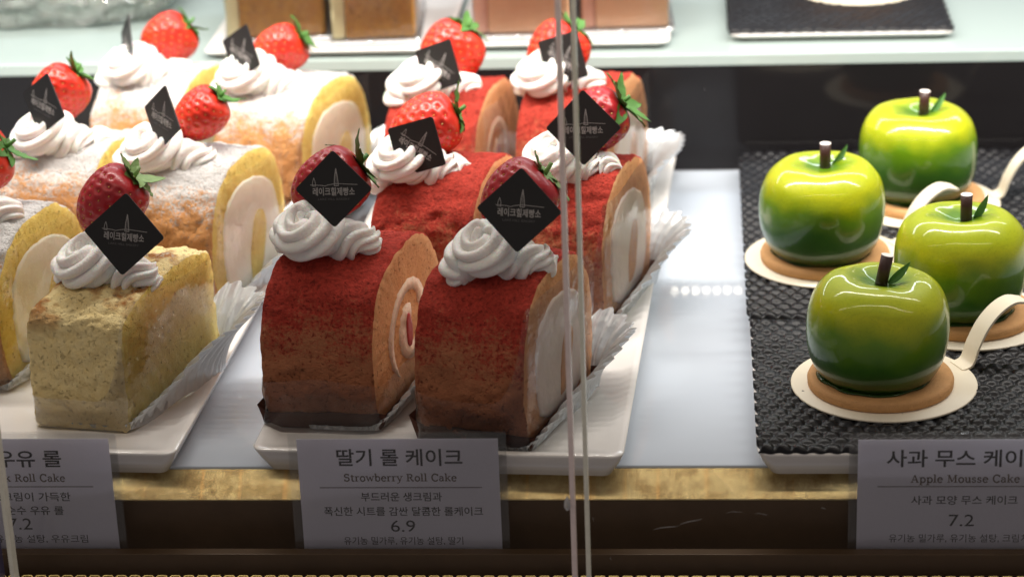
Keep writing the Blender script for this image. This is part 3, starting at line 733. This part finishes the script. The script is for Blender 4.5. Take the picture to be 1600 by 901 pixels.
roll_cake("red", (-2.6, 3.4, PZ), -16, 'front strawberry roll cake beside the glass seam, its dark topper facing straight out', GR, shear=.04, seed=2, cream=dict(loc=(.6, -1.3, 7.6), rz=24, L=4.3),
          bry=B((-.7, .6, 7.8), (.7, .3, .75), 1.3, True, 2, pale=True), top=((1.7, -2.3, 9.9), 16, 4, -14, 2.42))
roll_cake('red', (-6.1, 15.6, PZ), -8, 'bright red strawberry roll cake in the middle of the left column', GR, shear=.10, seed=3, cream=dict(loc=(-.8, -1.5, 7.3)),
          bry=B((-2.5, .1, 7.6), (.9, .25, .40), .8, False, 3), top=((-.7, -2.3, 8.3), -6, 27, -12))
roll_cake('red', (-.1, 15.6, PZ), -14, 'strawberry roll cake in the middle of the right column with long green calyx leaves', GR, shear=.02, seed=4, cream=dict(loc=(.2, -1.5, 7.3)),
          bry=B((-.7, .1, 7.6), (.9, .3, .6), 1.9, True, 4, leaf=2.0), top=((1.1, -2.3, 9.2), 10, -1, -14, 2.4))
roll_cake('red', (-7.0, 27.6, PZ), -10, 'rearmost strawberry roll cake of the left column, upright round strawberry on top', GR, shear=.05, seed=5, cream=dict(loc=(-.3, -1.3, 7.3)),
          bry=B((-1.1, .3, 6.8), (.55, .3, .8), .2, False, 5), top=((.0, -1.9, 8.3), -20, 22, -10))
roll_cake('red', (-.4, 28.2, PZ), -12, 'rearmost strawberry roll cake of the right column, behind the glass seam', GR, shear=.03, seed=6, cream=dict(loc=(-.7, -1.3, 7.3)),
          bry=B((-2.3, .3, 6.4), (.5, .3, .8), .9, False, 6), top=((-.4, -1.9, 8.4), -16, 24, -10, 2.35))
roll_cake('end', (-19.1, 5.0, PZ), -9, 'flat topped end piece of milk roll with rough pale crumb at the front', GM, T=4.2, D=7.2, H=5.7, shear=.22, seed=7, cream=dict(loc=(-.2, -.8, 6.3), L=4.6, R0=1.6, R1=1.3, rz=5),
          bry=B((-1.7, .9, 7.3), (.7, .2, .7), .5, True, 7, sc=.95, pale=True, leaf=1.2), top=((1.3, -2.0, 8.25), 4, 4, -14, 2.45), pl=(.25, 3.3), film=(1.4, 5.4))
roll_cake('milk', (-18.0, 17.2, PZ), -9, 'milk roll cake in the middle of the right column, broad cream swirl facing right', GM, shear=.12, seed=8, cream=dict(loc=(-.8, -1.3, 7.3), L=4.8),
          bry=B((-.9, .2, 7.7), (.85, .25, .7), .7, False, 8, sc=.82), top=((-.7, -2.0, 9.2), -38, 6, -8))
roll_cake('milk', (-15.4, 28.8, PZ), -12, 'rearmost milk roll cake of the right column beside the dark riser', GM, shear=.12, seed=9, cream=dict(loc=(-.9, -1.3, 7.3), L=4.8),
          bry=B((-2.0, .3, 7.4), (.9, .25, .5), .7, False, 9, sc=.88), top=((-1.7, -1.9, 8.7), -30, 12, -8))
roll_cake('milk', (-24.4, 19.8, PZ), -9, 'milk roll cake in the middle of the left column', GM, shear=.12, seed=10, cream=dict(loc=(-.1, -1.3, 7.3), L=5.0),
          bry=B((-1.9, .2, 7.6), (.6, .3, .7), .7, False, 10, sc=.9, leaf=1.3), top=((-.5, -2.0, 9.1), -28, 10, -8))
roll_cake('milk', (-22.4, 30.8, PZ), -9, 'rearmost milk roll cake of the left column, its topper card seen almost edge on', GM, shear=.12, seed=11, cream=dict(loc=(-.3, -1.3, 7.3), L=4.9),
          bry=B((-1.0, .3, 7.4), (.85, .25, .6), .7, False, 11, sc=.88), top=((-1.3, -1.2, 8.6), -58, 4, -8))
roll_cake('milk', (-25.9, 9.6, PZ), -9, 'milk roll cake cut off by the left edge of the photo', GM, shear=.12, seed=12,
          bry=B((-2.2, .3, 8.2), (.9, .25, .4), .7, False, 12))

# ------------------------------------------------------------------ green apple cakes
APROF = [(0, 0), (1.9, 0), (2.28, .12), (2.6, .5), (2.82, 1.1), (2.92, 1.8), (2.93, 2.5), (2.84, 3.2), (2.58, 3.82), (2.1, 4.28), (1.5, 4.42), (1.0, 4.33), (.55, 4.18), (.25, 4.1), (0, 4.08)]
def apple_body(seed=0):
    so = Vector((seed*5.3, 0, 0))
    def wob(p): return tuple(Vector(p)*(1+.028*noise.noise(Vector(p)*.28+so)+.006*noise.noise(Vector(p)*1.1+so)))
    P = catmull(APROF, 6); rings = []; n = 96
    for r, z in P:
        rings.append([(max(0, r)*math.cos(2*PI*j/n)*(1+.008*math.sin(4*PI*j/n)), max(0, r)*math.sin(2*PI*j/n), z+.03*math.cos(2*PI*j/n*4+1)*sm(3.6, 4.4, z)*min(1, r/1.5)) for j in range(n)])
    rings = [[wob(p) for p in ring] for ring in rings]
    return loft(rings)
def leaf_mesh(L, wd):
    V = []; F = []; m = 10
    for j in range(m+1):
        t = j/m; wj = wd*math.sin(PI*min(1, .05+.95*t))**.8*(1-.3*t)+.005
        for q in (-1, -.5, 0, .5, 1): V.append((q*wj, .35*t*t*L*.3+.05*abs(q)*0, t*L)); V[-1] = (V[-1][0], V[-1][1]-.12*abs(q)*wj/wd, V[-1][2])
    for j in range(m):
        for q in range(4): a = j*5+q; F.append((a, a+1, a+6, a+5))
    n0 = len(V); V += [(x, y+.025, z) for x, y, z in V]; F += [tuple(i+n0 for i in reversed(q)) for q in F]
    return V, F
def apple_cake(loc, rz, label, stem_tilt, leafrot, stem_h=1.45):
    t = empty('apple_mousse_cake', loc, rz, label, 'mousse cake', 'green apple mousse cakes on cream card boards')
    v, f = lathe([(0, 0), (2.95, 0), (3.04, .06), (3.06, .3), (3.0, .43), (2.9, .47), (0, .47)], 72); mk('biscuit_base', v, f, M_biscuit, t)
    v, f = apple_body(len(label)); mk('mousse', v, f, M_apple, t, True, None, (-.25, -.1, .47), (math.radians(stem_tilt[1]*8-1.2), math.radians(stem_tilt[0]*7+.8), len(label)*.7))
    # thin skirt where the glaze ran down and set on the biscuit
    R = [[((rr+.16*noise.noise(Vector((math.cos(2*PI*j/80)*2.5, math.sin(2*PI*j/80)*2.5, len(label)))))*math.cos(2*PI*j/80), (rr+.16*noise.noise(Vector((math.cos(2*PI*j/80)*2.5, math.sin(2*PI*j/80)*2.5, len(label)))))*math.sin(2*PI*j/80), z) for j in range(80)] for rr, z in ((1.5, .0), (2.28, .0), (2.36, .03), (2.25, .09), (1.5, .14))]
    mk('glaze_skirt', *loft(R), M_glaze, t, True, None, (-.25, -.1, .475))
    sx, sy = stem_tilt
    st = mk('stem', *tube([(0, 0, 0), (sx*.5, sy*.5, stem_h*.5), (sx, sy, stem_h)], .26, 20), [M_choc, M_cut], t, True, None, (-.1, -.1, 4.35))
    st.data.polygons[-1].material_index = 1; st.data.polygons[-1].use_smooth = False
    v, f = leaf_mesh(1.3, .2); o = mk('leaf', v, f, M_leaf, t, True, None, (.24, -.05, 4.55)); o.rotation_euler = tuple(math.radians(a) for a in leafrot)
    return t
BZ = MZ+.21
def board(loc, rz, label, tab=True):
    # round card board whose pull tab curls up and over
    n = 72; r = 3.9; v, f = lathe([(0, 0), (r-.03, 0), (r, .03), (r, .08), (r-.03, .11), (0, .11)], n)
    t = empty('cake_board', loc, rz, label, 'cake board', 'cream card boards with curled pull tabs')
    mk('disc', v, f, M_cream_board, t)
    P = catmull([(3.55, .10), (4.05, .25), (4.35, 1.0), (4.8, 1.8), (5.4, 2.4), (6.1, 2.7), (6.8, 2.55)], 8); V = []; F = []; hw = .46
    for i, (x, z) in enumerate(P):
        w2 = hw*(1+.10*(1-i/len(P)))
        a = P[min(i+1, len(P)-1)]; b = P[max(i-1, 0)]; d = Vector((a[0]-b[0], a[1]-b[1])).normalized(); nn = (-d.y*.05, d.x*.05)
        V += [(x+nn[0], -w2, z+nn[1]), (x+nn[0], w2, z+nn[1]), (x-nn[0], w2, z-nn[1]), (x-nn[0], -w2, z-nn[1])]
    for i in range(len(P)-1):
        for k in range(4): F.append((i*4+k, i*4+(k+1) % 4, i*4+4+(k+1) % 4, i*4+4+k))
    m = len(P)-1; F += [(3, 2, 1, 0), (m*4, m*4+1, m*4+2, m*4+3)]
    mk('pull_tab', V, F, M_cream_board, t, False); return t
for bl, al, rz, lab, tilt, lr in (
    ((13.21, 4.78), (13.05, 4.6), 14, ('front', 'green apple cake nearest the front, stem leaning right'), (.28, .1), (10, 42, 0)),
    ((11.55, 19.3), (11.45, 19.1), 40, ('left rear', 'green apple cake at the left behind the front one, over the mat seam'), (.0, .0), (5, 42, 0)),
    ((16.7, 26.9), (16.75, 26.9), 14, ('rearmost', 'rearmost green apple cake before the dark riser'), (.04, .0), (0, 34, 0)),
    ((17.3, 12.0), (17.3, 11.9), 20, ('right', 'green apple cake at the right edge with strong glossy highlights'), (-.02, .0), (5, 28, 0))):
    board((bl[0], bl[1], BZ), {'front': 26, 'left rear': 24, 'rearmost': 10, 'right': 20}[lab[0]], {'front': 'cream card board under the frontmost green apple cake, tab curling up at right', 'left rear': 'cream card board under the left green apple cake', 'rearmost': 'cream card board under the rearmost green apple cake', 'right': 'cream card board under the rightmost green apple cake'}[lab[0]])
    apple_cake((al[0], al[1], BZ+.115), rz-14, lab[1], tilt, lr)

# ------------------------------------------------------------------ price cards in clear holders
def price_card(x0, x1, zt, label, lines):
    zb = -3.7; cx = (x0+x1)/2; w_ = x1-x0; H = zt-zb
    t = empty('price_card', (cx, -1.9, zb), 0, label, 'price card', 'white price cards in clear holders')
    v, f = box(-w_/2, w_/2, -.015, .015, 0, H); mk('paper', v, f, M_card, t, False)
    v, f = box(-w_/2-.35, w_/2+.32, -.10, -.06, -.02, H+.28); V2, F2 = box(-w_/2-.35, w_/2+.32, .06, .09, -.02, H+.28)
    mk('clear_holder', *join((v, f), (V2, F2)), M_film2, t, False)
    for name, body, size, mat, x, dz, wd, bold in lines:
        if body is None:
            v, f = box(x-wd/2, x+wd/2, -.019, -.016, H-dz-.02, H-dz+.02); mk(name, v, f, mat, t, False)
        elif name == 'subtitle': serif(name, body, wd, mat, t, x, -.020, H-dz-.16)
        else: text(name, body, size, mat, t, x, -.017, H-dz, bold, width=wd)
    return t
M_film2 = mk_film('clear acrylic', (.98, .98, .98), .6)
price_card(-10.75, -2.6, 2.15, 'price card for strawberry roll cake reading 6.9', [
    ('title', '딸기 롤 케이크', .82, M_ink, .05, .88, 5.1, .012), ('subtitle', 'Strowberry Roll Cake', .42, M_ink_brown, .05, 1.72, 4.6, .004), ('rule', None, 0, M_rule, .05, 2.17, 6.6, 0),
    ('description', '부드러운 생크림과', .44, M_ink, .05, 2.62, 3.3, .004), ('description', '폭신한 시트를 감싼 달콤한 롤케이크', .44, M_ink, .1, 3.28, 6.5, .004),
    ('price', '6.9', .75, M_ink, .05, 3.95, 1.0, .0), ('ingredients', '유기농 밀가루, 유기농 설탕, 딸기', .4, M_ink, .05, 4.62, 4.9, .0)])
price_card(11.72, 19.9, 2.05, 'price card for apple mousse cake reading 7.2', [
    ('title', '사과 무스 케이크', .82, M_ink, .15, .88, 6.2, .012), ('subtitle', 'Apple Mousse Cake', .42, M_ink_brown, .15, 1.72, 4.3, .004), ('rule', None, 0, M_rule, .05, 2.06, 6.7, 0),
    ('description', '사과 모양 무스 케이크', .44, M_ink, .15, 2.7, 4.2, .004),
    ('price', '7.2', .75, M_ink, .05, 3.6, 1.0, .0), ('ingredients', '유기농 밀가루, 유기농 설탕, 크림치즈', .4, M_ink, .15, 4.4, 5.9, .0)])
price_card(-26.7, -18.45, 2.2, 'price card for milk roll cake at the left edge', [
    ('title', '우유 롤', .82, M_ink, 0.75, .95, 2.7, .012), ('subtitle', 'Milk Roll Cake', .42, M_ink_brown, .55, 1.76, 3.25, .004), ('rule', None, 0, M_rule, .2, 2.16, 6.2, 0),
    ('description', '생크림이 가득한', .44, M_ink, .65, 2.65, 3.3, .004), ('description', '순수 우유 롤', .44, M_ink, .75, 3.28, 2.4, .004),
    ('price', '7.2', .75, M_ink, .05, 3.9, 1.0, .0), ('ingredients', '유기농 설탕, 우유크림', .4, M_ink, .9, 4.58, 3.9, .0)])

# ------------------------------------------------------------------ things on the rear step
Z2 = 6.57
def rect_plate(x0, x1, y0, y1, label): plate(x0, x1, y0, y1, Z2, .5, label)
rect_plate(-21.4, -8.0, 35.0+1.5, 52, 'pale plate on the rear step under the two wrapped caramel cakes')
rect_plate(-7.7, 4.0, 37.2, 52, 'pale plate on the rear step under the two peach coloured cakes')
rect_plate(7.2, 19.3, 38.2, 54, 'pale plate on the rear step under a black mat')
woven(7.15, 19.2, 38.3, 53.5, Z2+.5, 'small black woven mat on the rear step', coarse=True)
M_caramel = crumb('caramel soaked sponge', (.58, .30, .04), (.40, .17, .02), (.25, .10, .02), 3)
M_yellowc = simple('pale yellow cream', (.78, .72, .42), .5, (2, .05), (1, .1))
M_peach = simple('peach mousse', (.78, .46, .26), .45, (4, .03), (1.2, .08))
M_rosy = simple('rosy sponge', (.72, .38, .27), .6, (5, .06), (2, .15))
def wrapped(x0, x1, y0, rz, mats, label, group):
    w_ = x1-x0; D = 7.5; t = empty('wrapped_cake_slice', ((x0+x1)/2, y0+D/2, Z2+.28), rz, label, 'cake slice', group)
    v, f = box(-w_/2+.5, w_/2, -D/2, D/2, .3, 5.5, .15); mk('sponge', v, f, mats[0], t, True)
    v, f = box(-w_/2-.25, w_/2-w_+.48, -D/2+.1, D/2, .3, 5.3, .12); mk('cream_layer', v, f, mats[1], t, True)
    v, f = box(-w_/2-.4, w_/2+.35, -D/2-.25, D/2+.3, .02, .28, .05); mk('foil_base', v, f, M_foil, t, False)
    V, F = film_mesh(w_, D, 5.2, 5.4, .05, x0); mk('clear_film', V, F, M_film, t, True); return t
wrapped(-20.6, -15.4, 39.0, 6, (M_caramel, M_yellowc), 'wrapped caramel cake slice on the rear step, left one of the pair', 'wrapped cakes on the rear step')
wrapped(-14.5, -10.2, 38.3, 4, (M_caramel, M_yellowc), 'wrapped caramel cake slice on the rear step, right one of the pair', 'wrapped cakes on the rear step')
wrapped(-6.6, -1.6, 38.9, 2, (M_peach, M_rosy), 'wrapped peach cake slice on the rear step left of the glass seam', 'wrapped cakes on the rear step')
wrapped(-.8, 3.7, 39.6, 3, (M_peach, M_rosy), 'wrapped peach cake slice on the rear step right of the glass seam', 'wrapped cakes on the rear step')
# tart on its board
t = empty('fruit_tart', (14.55, 46.6, Z2+.83), 0, 'round baked tart on a cream board on the rear step', 'tart')
v, f = lathe([(0, 0), (2.6, 0), (2.8, .1), (3.1, 1.6), (2.95, 1.65), (2.7, 1.3), (0, 1.2)], 60); mk('crust', v, f, M_biscuit, t)
v, f = lathe([(0, 1.25), (2.6, 1.33), (2.2, 1.8), (0, 2.2)], 48); mk('filling', v, f, M_yellowc, t)
v, f = lathe([(0, 0), (3.55, 0), (3.6, .05), (3.55, .1), (0, .1)], 64)
tag(mk('cake_board', v, f, M_cream_board, None, True, None, (14.6, 46.4, Z2+.71)), 'round cream board under the tart on the rear step', 'cake board')
# crystal tray at the far left
cr = NM('cut crystal'); cr.set(Base_Color=(.62, .66, .62), Roughness=.07, Transmission_Weight=.75, IOR=1.5); p_ = cr.vor(.8)
cr.bump(p_, .8); cr = cr.m
V, F = [], []
def tray_ring(s, z): return [(s*7.5*math.copysign(abs(math.cos(a))**.5, math.cos(a)), s*5*math.copysign(abs(math.sin(a))**.5, math.sin(a)), z+.06*math.sin(a*24)) for a in [2*PI*k/56 for k in range(56)]]
v, f = loft([tray_ring(.8, 0), tray_ring(.86, .02), tray_ring(.93, .5), tray_ring(1.0, 1.1), tray_ring(1.03, 1.5), tray_ring(1.0, 1.9), tray_ring(.9, 1.2), tray_ring(.82, .3), tray_ring(.7, .2)])
v = [(x+rng.uniform(-.22, .22), y+rng.uniform(-.22, .22), max(0, z+rng.uniform(-.18, .18))) for x, y, z in v]
tag(mk('crystal_tray', v, f, cr, None, False, None, (-32.3, 47.6, Z2+.08), (0, 0, math.radians(5))), 'cut crystal glass tray at the far left of the rear step', 'tray')
